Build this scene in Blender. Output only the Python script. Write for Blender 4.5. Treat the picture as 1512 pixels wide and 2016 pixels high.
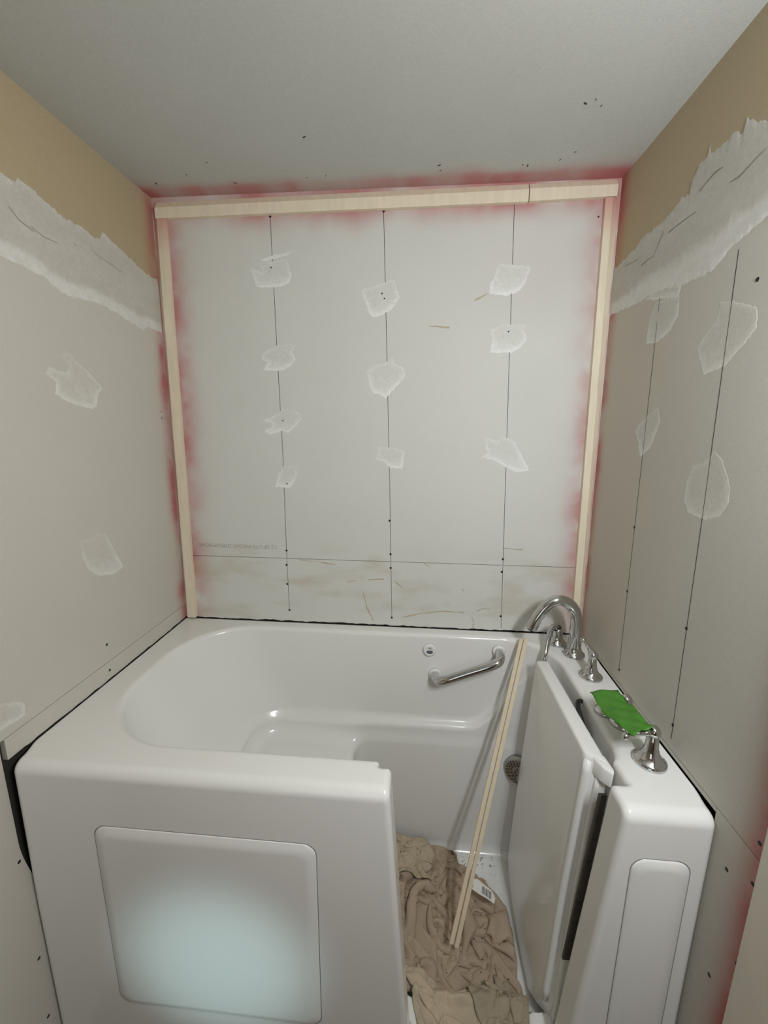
import bpy, bmesh, math, random
import numpy as np
from mathutils import Vector, Matrix

for _o in list(bpy.data.objects):
    bpy.data.objects.remove(_o)
SC = bpy.context.scene
COL = SC.collection
random.seed(7)

# ------------------------------------------------------------------ camera
cam_d = bpy.data.cameras.new('camera')
cam = bpy.data.objects.new('camera', cam_d)
COL.objects.link(cam)
_r = Vector((0.99657899, 0.08241312, 0.00619605))
_u = Vector((-0.02212644, 0.19382525, 0.98078652))
_f = Vector((-0.07962872, 0.97756834, -0.19498568))
_M = Matrix((( _r.x, _u.x, -_f.x), (_r.y, _u.y, -_f.y), (_r.z, _u.z, -_f.z))).to_4x4()
cam.matrix_world = Matrix.Translation((0.91521, -1.44793, 1.69188)) @ _M
cam_d.sensor_fit = 'VERTICAL'
cam_d.sensor_height = 36.0
cam_d.lens = 791.55 / 2016.0 * 36.0
cam_d.clip_start = 0.02
SC.camera = cam

# ------------------------------------------------------------------ world, lights, exposure
wd = bpy.data.worlds.new('world')
SC.world = wd
wd.use_nodes = True
wd.node_tree.nodes['Background'].inputs[0].default_value = (0.9, 0.95, 1.0, 1)
wd.node_tree.nodes['Background'].inputs[1].default_value = 0.05
SC.view_settings.view_transform = 'Standard'
SC.view_settings.look = 'None'
SC.view_settings.gamma = 1.0
SC.view_settings.use_curve_mapping = False
SC.view_settings.exposure = 0.0

def lamp(name, kind, loc, energy, color, target=None, **kw):
    d = bpy.data.lights.new(name, kind)
    d.energy = energy
    d.color = color
    for k, v in kw.items():
        setattr(d, k, v)
    o = bpy.data.objects.new(name, d)
    COL.objects.link(o)
    o.location = loc
    if target is not None:
        o.rotation_euler = (Vector(target) - Vector(loc)).to_track_quat('-Z', 'Y').to_euler()
    return o

# bulbs of the vanity light on the right wall, beside and behind the photographer
for _y in (-1.24, -1.38, -1.52):
    lamp('vanity_bulb_light', 'POINT', (1.41, _y, 1.93), 13.0, (0.925, 0.965, 1.0), shadow_soft_size=0.045)
# added area lamp for cool daylight from behind the photographer; no window is built
lamp('rear_daylight_fill', 'AREA', (0.50, -2.83, 1.55), 3.0, (0.88, 0.96, 1.0), (0.95, 0.0, 1.5), shape='RECTANGLE', size=0.8, size_y=1.1)
# added spot making the bluish glow on the tub front, its source unknown
lamp('added_glow_spot', 'SPOT', (0.52, -1.75, 0.40), 17.0, (0.64, 0.95, 1.0), (0.465, -0.74, 0.43), spot_size=math.radians(34), spot_blend=1.0, shadow_soft_size=0.05)

W = 1.524      # alcove width
H = 2.452      # ceiling height
ZT = 0.95      # tub deck height
def bow_r(y, z):   # the side walls are a little out of plumb towards the back corners
    return (0.018 - 0.026 * (z - 0.95) / 1.5) * np.exp(np.minimum(y, 0) / 0.25)
def bow_l(y, z):
    return (-0.007 + 0.019 * (z - 0.95) / 1.5) * np.exp(np.minimum(y, 0) / 0.25)
# ------------------------------------------------------------------ wall survey data (metres on each wall plane)
BACK_PATCH = [[[0.375,2.251],[0.412,2.248],[0.462,2.258],[0.47,2.241],[0.471,2.226],[0.481,2.206],[0.468,2.187],[0.459,2.178],[0.419,2.171],[0.362,2.174],[0.35,2.201],[0.344,2.234],[0.36,2.222],[0.382,2.216],[0.376,2.238]],[[0.378,2.257],[0.428,2.27],[0.467,2.275],[0.492,2.286],[0.486,2.277],[0.467,2.268],[0.428,2.261],[0.384,2.252]],[[0.365,1.949],[0.384,1.967],[0.419,1.983],[0.459,1.988],[0.487,1.984],[0.47,1.962],[0.482,1.941],[0.47,1.921],[0.442,1.906],[0.417,1.902],[0.372,1.904],[0.387,1.932],[0.367,1.936]],[[0.36,1.731],[0.417,1.753],[0.427,1.766],[0.469,1.769],[0.491,1.753],[0.498,1.738],[0.476,1.714],[0.447,1.688],[0.429,1.696],[0.381,1.682],[0.363,1.693],[0.389,1.704],[0.395,1.72]],[[0.421,1.564],[0.473,1.567],[0.471,1.532],[0.461,1.508],[0.444,1.489],[0.391,1.491],[0.402,1.522]],[[0.717,2.153],[0.765,2.168],[0.825,2.185],[0.833,2.159],[0.844,2.131],[0.816,2.097],[0.795,2.084],[0.762,2.073],[0.75,2.076],[0.731,2.121]],[[0.736,1.895],[0.755,1.915],[0.797,1.921],[0.827,1.944],[0.824,1.925],[0.859,1.906],[0.866,1.885],[0.856,1.868],[0.832,1.845],[0.801,1.808],[0.783,1.822],[0.76,1.825],[0.746,1.852]],[[0.775,1.638],[0.82,1.638],[0.869,1.624],[0.864,1.596],[0.861,1.565],[0.821,1.566],[0.795,1.59],[0.768,1.595],[0.777,1.616]],[[1.163,2.222],[1.202,2.22],[1.263,2.213],[1.253,2.186],[1.249,2.167],[1.231,2.144],[1.197,2.131],[1.14,2.138],[1.14,2.169],[1.151,2.182]],[[1.148,2.024],[1.185,2.041],[1.256,2.04],[1.254,2.023],[1.265,1.995],[1.25,1.975],[1.223,1.957],[1.152,1.955],[1.157,1.996]],[[1.147,1.673],[1.193,1.662],[1.211,1.678],[1.25,1.659],[1.272,1.621],[1.306,1.564],[1.265,1.559],[1.225,1.574],[1.182,1.601],[1.143,1.606],[1.162,1.62],[1.152,1.651]]]
LEFT_PATCH = [[[-0.413,1.895],[-0.391,1.872],[-0.357,1.853],[-0.326,1.827],[-0.308,1.812],[-0.33,1.79],[-0.338,1.76],[-0.353,1.752],[-0.395,1.758],[-0.429,1.767],[-0.464,1.782],[-0.455,1.812],[-0.482,1.829],[-0.471,1.844],[-0.451,1.837],[-0.421,1.838],[-0.406,1.859],[-0.426,1.876]],[[-0.452,1.391],[-0.415,1.388],[-0.395,1.398],[-0.365,1.388],[-0.349,1.355],[-0.312,1.271],[-0.354,1.263],[-0.402,1.276],[-0.442,1.311],[-0.453,1.348]],[[-0.755,1.102],[-0.701,1.076],[-0.676,1.058],[-0.679,1.028],[-0.713,1.031],[-0.767,1.036]]]
RIGHT_PATCH = [[[-0.262,2.025],[-0.32,2.019],[-0.361,2.01],[-0.366,1.968],[-0.339,1.939],[-0.29,1.924],[-0.24,1.932],[-0.242,1.973],[-0.25,2.002]],[[-0.307,2.101],[-0.338,2.098],[-0.361,2.074],[-0.362,2.034],[-0.358,2.013],[-0.285,2.03],[-0.209,2.049],[-0.285,2.059]],[[-0.455,1.879],[-0.478,1.904],[-0.502,1.923],[-0.508,1.954],[-0.538,1.948],[-0.585,1.926],[-0.605,1.916],[-0.612,1.884],[-0.589,1.862],[-0.545,1.827],[-0.489,1.818],[-0.468,1.855]],[[-0.333,1.757],[-0.351,1.726],[-0.338,1.691],[-0.318,1.654],[-0.278,1.631],[-0.261,1.669],[-0.237,1.699],[-0.257,1.716],[-0.297,1.741]],[[-0.559,1.655],[-0.581,1.642],[-0.6,1.616],[-0.615,1.587],[-0.617,1.559],[-0.601,1.531],[-0.559,1.514],[-0.507,1.519],[-0.489,1.541],[-0.486,1.587],[-0.5,1.62],[-0.541,1.635]]]
LEFT_BAND_UP = [[-0.522,2.241],[-0.489,2.238],[-0.482,2.253],[-0.476,2.249],[-0.43,2.243],[-0.399,2.234],[-0.376,2.228],[-0.325,2.227],[-0.306,2.232],[-0.279,2.222],[-0.248,2.226],[-0.236,2.253],[-0.176,2.234],[-0.092,2.212],[-0.059,2.203],[-0.008,2.203],[0.019,2.186]]
LEFT_BAND_LO = [[-0.554,2.058],[-0.507,2.058],[-0.451,2.056],[-0.428,2.044],[-0.4,2.032],[-0.367,2.034],[-0.305,2.041],[-0.257,2.041],[-0.179,2.029],[-0.096,2.015],[-0.081,2.029],[0.011,2.029]]
RIGHT_BAND_UP = [[0.006,2.201],[-0.041,2.205],[-0.133,2.213],[-0.149,2.226],[-0.199,2.223],[-0.254,2.224],[-0.294,2.228],[-0.319,2.242],[-0.349,2.232],[-0.356,2.256],[-0.356,2.273],[-0.369,2.281],[-0.395,2.28],[-0.403,2.309],[-0.406,2.281],[-0.457,2.275],[-0.472,2.28],[-0.501,2.284],[-0.5,2.259],[-0.528,2.259],[-0.556,2.244]]
RIGHT_BAND_LO = [[-0.024,2.061],[-0.152,2.051],[-0.251,2.053],[-0.36,2.03],[-0.422,2.028],[-0.462,2.024],[-0.524,2.054],[-0.575,2.066],[-0.595,2.073]]
BACK_SCREW = [[0.416,2.384],[0.79,2.387],[1.2,2.394],[0.818,1.371],[0.423,1.244],[0.823,1.242],[1.237,1.236],[0.421,1.186],[0.824,1.188],[1.236,1.187],[0.421,1.108],[0.425,1.0],[0.83,0.986],[1.243,1.011],[0.044,1.261],[1.498,1.26]]
BACK_SPECK = [[0.412,2.231],[0.786,2.144],[0.794,2.128],[0.43,1.73],[1.206,2.02],[0.436,1.502],[1.457,2.349]]
LEFT_SCREW = [[-0.414,1.061],[-0.416,0.978],[-0.751,0.691],[-0.752,0.395],[-0.758,0.21],[0.006,1.758],[0.003,1.736]]
RIGHT_SCREW = [[-0.596,1.968],[-0.295,1.434],[-0.299,1.245],[-0.31,1.002],[-0.561,1.264],[-0.568,1.023],[-0.821,0.993],[-0.772,0.872],[-0.825,0.91],[-0.83,0.731],[-0.782,0.622]]
BACK_LINE = [[[0.416,2.384],[0.42,1.952],[0.425,1.6],[0.423,1.244],[0.425,1.0]],[[0.79,2.387],[0.804,1.948],[0.82,1.419],[0.83,0.986]],[[1.2,2.394],[1.214,1.945],[1.237,1.257],[1.247,0.961]]]
RIGHT_LINE = [[[-0.279,2.061],[-0.292,1.588],[-0.308,0.998]],[[-0.536,2.042],[-0.554,1.538],[-0.57,0.987]]]
RIGHT_CRACK = [[[-0.565,2.193],[-0.528,2.184],[-0.508,2.178],[-0.485,2.182]],[[-0.455,2.224],[-0.436,2.229],[-0.401,2.22],[-0.39,2.216]],[[-0.387,2.178],[-0.361,2.18],[-0.315,2.18],[-0.286,2.179]],[[-0.262,2.193],[-0.228,2.148],[-0.21,2.151],[-0.171,2.147]],[[-0.149,2.171],[-0.07,2.182]]]
LEFT_CRACK = [[[-0.515,2.175],[-0.495,2.159],[-0.462,2.15]],[[-0.471,2.161],[-0.436,2.152],[-0.398,2.152]],[[-0.348,2.172],[-0.337,2.17]],[[-0.286,2.182],[-0.237,2.17],[-0.169,2.166]]]
BACK_SCUFF = [[[0.873,0.99],[0.945,1.01],[1.022,1.022],[1.103,1.019]],[[0.717,1.088],[0.732,1.026],[0.758,0.97]],[[1.134,1.006],[1.143,0.982],[1.14,0.954]],[[1.152,1.028],[1.178,1.039],[1.202,1.038]],[[0.842,1.134],[0.871,1.109]],[[0.656,1.125],[0.689,1.132]],[[0.737,1.136],[0.787,1.142],[0.799,1.141]],[[0.473,1.209],[0.572,1.2],[0.612,1.193]],[[0.949,1.209],[0.969,1.197]],[[1.094,1.117],[1.099,1.105]],[[1.092,2.116],[1.132,2.137]],[[0.945,2.041],[1.013,2.035]],[[1.234,1.277],[1.307,1.275]],[[0.052,1.394],[0.073,1.395]]]
BACK_SEAM = [[0.036,1.209],[0.806,1.214],[1.51,1.214]]

# ------------------------------------------------------------------ helpers
def srgb(r, g, b):
    def c(v):
        v /= 255.0
        return v / 12.92 if v <= 0.04045 else ((v + 0.055) / 1.055) ** 2.4
    return (c(r), c(g), c(b))

def new_mat(name):
    m = bpy.data.materials.new(name)
    m.use_nodes = True
    nt = m.node_tree
    b = nt.nodes['Principled BSDF']
    return m, nt, b

def mat(name, col, rough=0.6, metal=0.0, noise=0.0, nscale=40.0, bump=0.0, bscale=200.0, spec=0.5, stretch=(1, 1, 1), coat=0.0):
    m, nt, b = new_mat(name)
    b.inputs['Base Color'].default_value = (*col, 1)
    b.inputs['Roughness'].default_value = rough
    b.inputs['Metallic'].default_value = metal
    b.inputs['Specular IOR Level'].default_value = spec
    b.inputs['Coat Weight'].default_value = coat
    if noise or bump:
        tc = nt.nodes.new('ShaderNodeTexCoord')
        mp = nt.nodes.new('ShaderNodeMapping')
        mp.inputs['Scale'].default_value = stretch
        nt.links.new(tc.outputs['Object'], mp.inputs['Vector'])
        if noise:
            n = nt.nodes.new('ShaderNodeTexNoise')
            n.inputs['Scale'].default_value = nscale
            n.inputs['Detail'].default_value = 4
            nt.links.new(mp.outputs['Vector'], n.inputs['Vector'])
            mx = nt.nodes.new('ShaderNodeMix')
            mx.data_type = 'RGBA'
            mx.inputs['A'].default_value = (*[c * (1 - noise) for c in col], 1)
            mx.inputs['B'].default_value = (*[min(1, c * (1 + noise)) for c in col], 1)
            nt.links.new(n.outputs['Fac'], mx.inputs['Factor'])
            nt.links.new(mx.outputs['Result'], b.inputs['Base Color'])
        if bump:
            n2 = nt.nodes.new('ShaderNodeTexNoise')
            n2.inputs['Scale'].default_value = bscale
            nt.links.new(mp.outputs['Vector'], n2.inputs['Vector'])
            bp = nt.nodes.new('ShaderNodeBump')
            bp.inputs['Strength'].default_value = bump
            bp.inputs['Distance'].default_value = 0.002
            nt.links.new(n2.outputs['Fac'], bp.inputs['Height'])
            nt.links.new(bp.outputs['Normal'], b.inputs['Normal'])
    return m

def attr_mat(name, rough=0.8, fine=0.05, fscale=350.0, bump=0.1, bscale=400.0, spec=0.3, stretch=(1, 1, 1)):
    """albedo read from the mesh's own colour layer, broken up by fine procedural grain"""
    m, nt, b = new_mat(name)
    b.inputs['Roughness'].default_value = rough
    b.inputs['Specular IOR Level'].default_value = spec
    a = nt.nodes.new('ShaderNodeAttribute')
    a.attribute_name = 'tint'
    tc = nt.nodes.new('ShaderNodeTexCoord')
    mp = nt.nodes.new('ShaderNodeMapping')
    mp.inputs['Scale'].default_value = stretch
    nt.links.new(tc.outputs['Object'], mp.inputs['Vector'])
    n = nt.nodes.new('ShaderNodeTexNoise')
    n.inputs['Scale'].default_value = fscale
    n.inputs['Detail'].default_value = 3
    nt.links.new(mp.outputs['Vector'], n.inputs['Vector'])
    mr = nt.nodes.new('ShaderNodeMapRange')
    mr.inputs['From Min'].default_value = 0.3
    mr.inputs['From Max'].default_value = 0.7
    mr.inputs['To Min'].default_value = 1 - fine
    mr.inputs['To Max'].default_value = 1 + fine
    nt.links.new(n.outputs['Fac'], mr.inputs['Value'])
    sc = nt.nodes.new('ShaderNodeVectorMath')
    sc.operation = 'SCALE'
    nt.links.new(a.outputs['Color'], sc.inputs[0])
    nt.links.new(mr.outputs['Result'], sc.inputs['Scale'])
    nt.links.new(sc.outputs['Vector'], b.inputs['Base Color'])
    n2 = nt.nodes.new('ShaderNodeTexNoise')
    n2.inputs['Scale'].default_value = bscale
    nt.links.new(mp.outputs['Vector'], n2.inputs['Vector'])
    bp = nt.nodes.new('ShaderNodeBump')
    bp.inputs['Strength'].default_value = bump
    bp.inputs['Distance'].default_value = 0.001
    nt.links.new(n2.outputs['Fac'], bp.inputs['Height'])
    nt.links.new(bp.outputs['Normal'], b.inputs['Normal'])
    return m

def tag(o, label=None, cat=None, group=None, kind=None):
    if label: o['label'] = label
    if cat: o['category'] = cat
    if group: o['group'] = group
    if kind: o['kind'] = kind
    return o

def empty(name, loc=(0, 0, 0)):
    o = bpy.data.objects.new(name, None)
    o.empty_display_size = 0.05
    COL.objects.link(o)
    o.location = loc
    return o

def obj(name, verts, faces, m, parent=None, smooth=False, tint=None, normals=None, local=True):
    me = bpy.data.meshes.new(name)
    me.from_pydata([tuple(map(float, v)) for v in verts] if not isinstance(verts, np.ndarray) else verts.tolist(), [],
                   faces.tolist() if isinstance(faces, np.ndarray) else faces)
    me.update()
    return obj_me(name, me, m, parent, smooth, tint, normals)

def obj_me(name, me, m, parent=None, smooth=False, tint=None, normals=None):
    me.materials.append(m)
    if smooth:
        me.polygons.foreach_set('use_smooth', [True] * len(me.polygons))
    if tint is not None:
        ca = me.color_attributes.new('tint', 'FLOAT_COLOR', 'POINT')
        t = np.ones((len(me.vertices), 4), np.float32)
        t[:, :3] = np.asarray(tint)
        ca.data.foreach_set('color', t.ravel())
    if normals is not None:
        me.normals_split_custom_set_from_vertices(normals.tolist())
    o = bpy.data.objects.new(name, me)
    COL.objects.link(o)
    if parent is not None:
        o.parent = parent
        o.matrix_parent_inverse = parent_world(parent).inverted()
    return o

def parent_world(p):
    M = Matrix.LocRotScale(p.location, p.rotation_euler, p.scale)
    return parent_world(p.parent) @ p.matrix_parent_inverse @ M if p.parent else M

def bm_obj(name, bm, m, parent=None, smooth=False, tint=None):
    me = bpy.data.meshes.new(name)
    bmesh.ops.recalc_face_normals(bm, faces=bm.faces)
    bm.to_mesh(me)
    bm.free()
    return obj_me(name, me, m, parent, smooth, tint)

def box_bm(x0, x1, y0, y1, z0, z1, bevel=0.0, seg=2, bm=None):
    b = bm or bmesh.new()
    vs = [b.verts.new(p) for p in ((x0, y0, z0), (x1, y0, z0), (x1, y1, z0), (x0, y1, z0), (x0, y0, z1), (x1, y0, z1), (x1, y1, z1), (x0, y1, z1))]
    fs = [b.faces.new([vs[i] for i in f]) for f in ((0, 3, 2, 1), (4, 5, 6, 7), (0, 1, 5, 4), (1, 2, 6, 5), (2, 3, 7, 6), (3, 0, 4, 7))]
    if bevel:
        es = list({e for f in fs for e in f.edges})
        bmesh.ops.bevel(b, geom=es, offset=bevel, segments=seg, affect='EDGES', profile=0.6)
    return b

def box(name, ext, m, parent=None, bevel=0.0, seg=2):
    return bm_obj(name, box_bm(*ext, bevel=bevel, seg=seg), m, parent)

def lathe(name, prof, centre, m, parent=None, n=40, axis=None):
    """prof: list of (radius, height) from bottom to top"""
    vs, fs = [], []
    for r, z in prof:
        for i in range(n):
            a = 2 * math.pi * i / n
            vs.append(Vector((r * math.cos(a), r * math.sin(a), z)))
    k = len(prof)
    for j in range(k - 1):
        for i in range(n):
            a, b = j * n + i, j * n + (i + 1) % n
            fs.append((a, b, b + n, a + n))
    fs.append(tuple(range(n - 1, -1, -1)))
    fs.append(tuple((k - 1) * n + i for i in range(n)))
    q = Vector((0, 0, 1)).rotation_difference(Vector(axis).normalized()) if axis is not None else None
    c = Vector(centre)
    vs = [(q @ v if q else v) + c for v in vs]
    return obj(name, vs, fs, m, parent, smooth=True)

def catmull(pts, n=8):
    P = [Vector(p) for p in pts]
    P = [P[0] * 2 - P[1]] + P + [P[-1] * 2 - P[-2]]
    out = []
    for i in range(1, len(P) - 2):
        for j in range(n):
            t = j / n
            a, b, c, d = P[i - 1:i + 3]
            out.append(0.5 * ((2 * b) + (c - a) * t + (2 * a - 5 * b + 4 * c - d) * t * t + (3 * b - a - 3 * c + d) * t ** 3))
    out.append(P[-2])
    return out

def tube(name, pts, rad, m, parent=None, n=16, smooth=True, ribs=0.0):
    """sweep a circle along pts (rad: number or list)"""
    P = [Vector(p) for p in pts]
    N = len(P)
    R = rad if isinstance(rad, (list, tuple)) else [rad] * N
    vs, fs = [], []
    t0 = (P[1] - P[0]).normalized()
    nrm = t0.orthogonal().normalized()
    for i in range(N):
        t = (P[min(i + 1, N - 1)] - P[max(i - 1, 0)]).normalized()
        nrm = (nrm - t * nrm.dot(t)).normalized()
        bn = t.cross(nrm)
        rr = R[i] * (1 + (ribs if i % 2 else -ribs))
        for j in range(n):
            a = 2 * math.pi * j / n
            vs.append(P[i] + (nrm * math.cos(a) + bn * math.sin(a)) * rr)
    for i in range(N - 1):
        for j in range(n):
            a, b = i * n + j, i * n + (j + 1) % n
            fs.append((a, b, b + n, a + n))
    fs.append(tuple(range(n - 1, -1, -1)))
    fs.append(tuple((N - 1) * n + j for j in range(n)))
    return obj(name, vs, fs, m, parent, smooth=smooth)

def ball(name, c, r, m, parent=None, u=20, v=12, scale=(1, 1, 1)):
    bm = bmesh.new()
    bmesh.ops.create_uvsphere(bm, u_segments=u, v_segments=v, radius=r)
    for w in bm.verts:
        w.co = Vector((w.co.x * scale[0], w.co.y * scale[1], w.co.z * scale[2])) + Vector(c)
    return bm_obj(name, bm, m, parent, smooth=True)

# value noise on arrays
_rng = np.random.RandomState(3)
_LAT = _rng.rand(256, 256).astype(np.float32)
def vnoise(x, y, s=1.0, seed=0):
    x = np.asarray(x) * s + seed * 17.3 + 1000
    y = np.asarray(y) * s + seed * 9.1 + 1000
    xi, yi = np.floor(x).astype(int), np.floor(y).astype(int)
    fx, fy = x - xi, y - yi
    fx, fy = fx * fx * (3 - 2 * fx), fy * fy * (3 - 2 * fy)
    g = lambda a, b: _LAT[a % 256, b % 256]
    return (g(xi, yi) * (1 - fx) + g(xi + 1, yi) * fx) * (1 - fy) + (g(xi, yi + 1) * (1 - fx) + g(xi + 1, yi + 1) * fx) * fy
def fbm(x, y, s, seed=0, octv=4):
    t, a, n = 0, 0.5, 0
    for k in range(octv):
        t = t + a * vnoise(x, y, s * 2 ** k, seed + k * 3)
        n += a
        a *= 0.5
    return t / n
def sstep(a, b, x):
    t = np.clip((x - a) / (b - a), 0, 1)
    return t * t * (3 - 2 * t)
def mix(c, d, f):
    f = np.asarray(f)[..., None]
    return c * (1 - f) + np.asarray(d) * f

# ------------------------------------------------------------------ materials
PAPER = np.array(srgb(214, 214, 208))
PAPER_S = np.array(srgb(200, 196, 187))    # darker paper for the side walls, their dimmer light put into the colour
MUD = np.array(srgb(241, 241, 238))
TAN = np.array(srgb(178, 163, 134))
CEIL = np.array(srgb(188, 189, 184))
RED = np.array(srgb(182, 92, 94))
M_wall = attr_mat('drywall_paper', 0.85, 0.035, 260, 0.12, 500)
M_ceil = attr_mat('ceiling_paint', 0.8, 0.04, 220, 0.25, 300)
M_mud = attr_mat('joint_compound', 0.8, 0.05, 120, 0.12, 180)
M_core = mat('gypsum_core', srgb(190, 187, 180), 0.9)
M_stud = mat('stud_cavity', (0.03, 0.025, 0.02), 0.9, noise=0.3)
M_ink = mat('marker_ink', (0.035, 0.03, 0.03), 0.8)
M_screw = mat('black_screw', (0.015, 0.014, 0.014), 0.45, metal=0.4)
M_scuff = mat('brown_scuff', srgb(190, 178, 154), 0.85, noise=0.25, nscale=60)
M_print = mat('stamp_ink', srgb(160, 156, 148), 0.85)
M_lath = attr_mat('primed_wood', 0.6, 0.05, 60, 0.15, 120, spec=0.35, stretch=(1, 1, 0.15))
M_acryl = mat('white_acrylic', (0.80, 0.795, 0.765), 0.17, spec=0.5)
M_chrome = mat('chrome', (0.60, 0.60, 0.59), 0.07, metal=1.0)
M_chromed = mat('brushed_steel', (0.45, 0.45, 0.44), 0.25, metal=1.0)
M_black = mat('black_plastic', (0.012, 0.012, 0.012), 0.35)
M_dark = mat('dark_hinge', (0.05, 0.042, 0.03), 0.5, noise=0.4, nscale=60)
M_tape = mat('green_tape', srgb(68, 126, 36), 0.55, noise=0.12, nscale=90, bump=0.3, bscale=250)
M_towel = attr_mat('towel_cloth', 0.95, 0.10, 500, 0.5, 700, spec=0.15)
M_stick = mat('bare_pine', srgb(224, 208, 180), 0.6, noise=0.08, nscale=12, stretch=(8, 8, 1))
M_paperlabel = mat('paper_label', srgb(226, 222, 214), 0.7)
M_vinyl = mat('floor_vinyl', srgb(120, 105, 88), 0.5, noise=0.15, nscale=8)
M_grey = mat('grey_plastic', srgb(96, 100, 104), 0.4)
M_white = mat('white_plastic', srgb(232, 232, 228), 0.3)
M_paint = mat('room_paint', srgb(128, 114, 94), 0.8)
M_crumb = attr_mat('plaster_crumb', 0.9, 0.1)

# ------------------------------------------------------------------ setting
def sheet(name, parent, plane, a0, a1, b0, b1, tintfn, step=0.008, thick=0.0125, m=None, ragged=0.0, edge=None):
    """a gypsum sheet: dense painted face plus plain edges. plane: 'back' (a=x,b=z), 'left'/'right' (a=y,b=z), 'ceil' (a=x,b=y)"""
    na, nb = max(2, int((a1 - a0) / step)), max(2, int((b1 - b0) / step))
    A, B = np.meshgrid(np.linspace(a0, a1, na), np.linspace(b0, b1, nb), indexing='ij')
    if ragged:
        B = B.copy()
        B[:, 0] += (vnoise(A[:, 0], 0, 60, 5) - 0.5) * ragged
    if edge:
        A = A.copy()
        A[-1, :] += edge(B[-1, :])
    def pos(a, b, d):
        if plane == 'back': return np.stack([a, np.zeros_like(a) + d, b], -1)
        if plane == 'left': return np.stack([bow_l(a, b) - d, a, b], -1)
        if plane == 'right': return np.stack([bow_r(a, b) + W + d, a, b], -1)
        return np.stack([a, b, np.zeros_like(a) + H + d], -1)
    v = pos(A, B, 0).reshape(-1, 3)
    idx = np.arange(na * nb).reshape(na, nb)
    q = np.stack([idx[:-1, :-1], idx[1:, :-1], idx[1:, 1:], idx[:-1, 1:]], -1).reshape(-1, 4)
    per = np.concatenate([idx[:, 0], idx[-1, 1:], idx[::-1, -1][1:], idx[0, ::-1][1:-1]])
    vb = v[per] + (pos(np.zeros(1), np.zeros(1), thick) - pos(np.zeros(1), np.zeros(1), 0))
    n0 = len(v)
    k = len(per)
    side = [(int(per[i]), n0 + i, n0 + (i + 1) % k, int(per[(i + 1) % k])) for i in range(k)]
    tint = tintfn(A.ravel(), B.ravel())
    tint = np.concatenate([tint, np.tile(np.array(srgb(185, 180, 170)), (k, 1))])
    faces = q.tolist() + side
    if plane in ('left', 'ceil'):
        faces = [tuple(reversed(f)) for f in faces]
    return obj(name, np.concatenate([v, vb]), faces, m or M_wall, parent, tint=tint)

def blot(a, b, seed):
    return 0.5 + 1.3 * (fbm(a, b, 9, seed, 3) - 0.5) + 0.4 * (fbm(a, b, 40, seed + 5, 3) - 0.5)

def tint_back(a, b):
    c = np.tile(PAPER, (len(a), 1))
    c = c * (1 + 0.05 * (fbm(a, b, 6, 1)[:, None] - 0.5))
    n = blot(a, b, 2)
    dl, dr, dt = a - 0.045 - 0.01 * (b - 1), 1.495 - 0.02 * (b - 1) - a, 2.395 - b
    wob = 0.022 * (fbm(a * 0 + 3, b, 9, 8) - 0.5)
    r = 0.95 * np.exp(-(np.maximum(dl, 0) / (0.048 + wob)) ** 1.6) * np.clip(0.2 + 1.1 * n, 0, 1)
    wob = 0.03 * (fbm(a * 0 + 7, b, 11, 9) - 0.5)
    r = np.maximum(r, 0.80 * np.exp(-(np.maximum(dr, 0) / (0.040 + wob)) ** 1.5) * np.clip(0.1 + 1.1 * n, 0, 1))
    wob = 0.03 * (fbm(a, b * 0 + 5, 10, 10) - 0.5)
    r = np.maximum(r, 0.9 * np.exp(-(np.maximum(dt, 0) / (0.036 + wob)) ** 1.6) * np.clip(fbm(a, b * 0, 8, 11) * 1.7 - 0.25, 0, 1))
    c = mix(c, RED, np.clip(r * 0.85, 0, 0.8))
    hazy = 0.07 * np.exp(-((a - 1.3) / 0.25) ** 2 - ((b - 2.2) / 0.15) ** 2)
    c = mix(c, RED, hazy)
    # yellowed smudges along the cut bottom sheet
    low = sstep(1.30, 1.18, b) * np.clip(fbm(a * 0.35, b, 22, 14) * 2.4 - 1.15, 0, 1)
    c = mix(c, np.array(srgb(180, 165, 135)), 0.45 * low)
    return c

def tint_side(seed, right):
    def fn(a, b):
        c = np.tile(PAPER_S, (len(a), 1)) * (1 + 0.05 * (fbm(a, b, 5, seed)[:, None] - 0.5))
        c = mix(c, TAN, sstep(2.05, 2.12, b))
        n = blot(a, b, seed + 3)
        red = np.exp(-(np.maximum(-a - 0.012, 0) / (0.030 + 0.02 * (fbm(a * 0 + 2, b, 10, seed + 4) - 0.5))) ** 2) * np.clip(0.1 + 1.1 * n, 0, 1)
        c = mix(c, RED, np.clip(red * 0.85, 0, 0.8))
        if right:
            red2 = np.exp(-((a + 0.84) / 0.040) ** 2) * np.clip(0.4 + 0.8 * n, 0, 1) * sstep(1.5, 1.1, b)
            c = mix(c, RED, np.clip(red2, 0, 0.9))
            c = mix(c, np.array(srgb(196, 178, 150)), 0.25 * np.exp(-((a + 0.2) / 0.2) ** 2))
        return c
    return fn

def tint_ceil(a, b):
    c = np.tile(CEIL, (len(a), 1)) * (1 + 0.05 * (fbm(a, b, 5, 21)[:, None] - 0.5))
    n = blot(a, b, 22)
    red = np.exp(-(np.maximum(-b - 0.035, 0) / (0.030 + 0.03 * (fbm(a, b * 0, 8, 23) - 0.5))) ** 2) * np.clip(fbm(a, b * 0 + 4, 9, 27) * 1.5 - 0.1 + 0.3 * n, 0, 1)
    ends = np.exp(-(np.minimum(a, W - a) / 0.05) ** 2) * np.exp(-(b / 0.07) ** 2)
    c = mix(c, RED, np.clip(0.75 * red + 0.6 * ends, 0, 0.85))
    return c

YB = -2.9      # room behind the photographer
XR = W + 0.02
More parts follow.
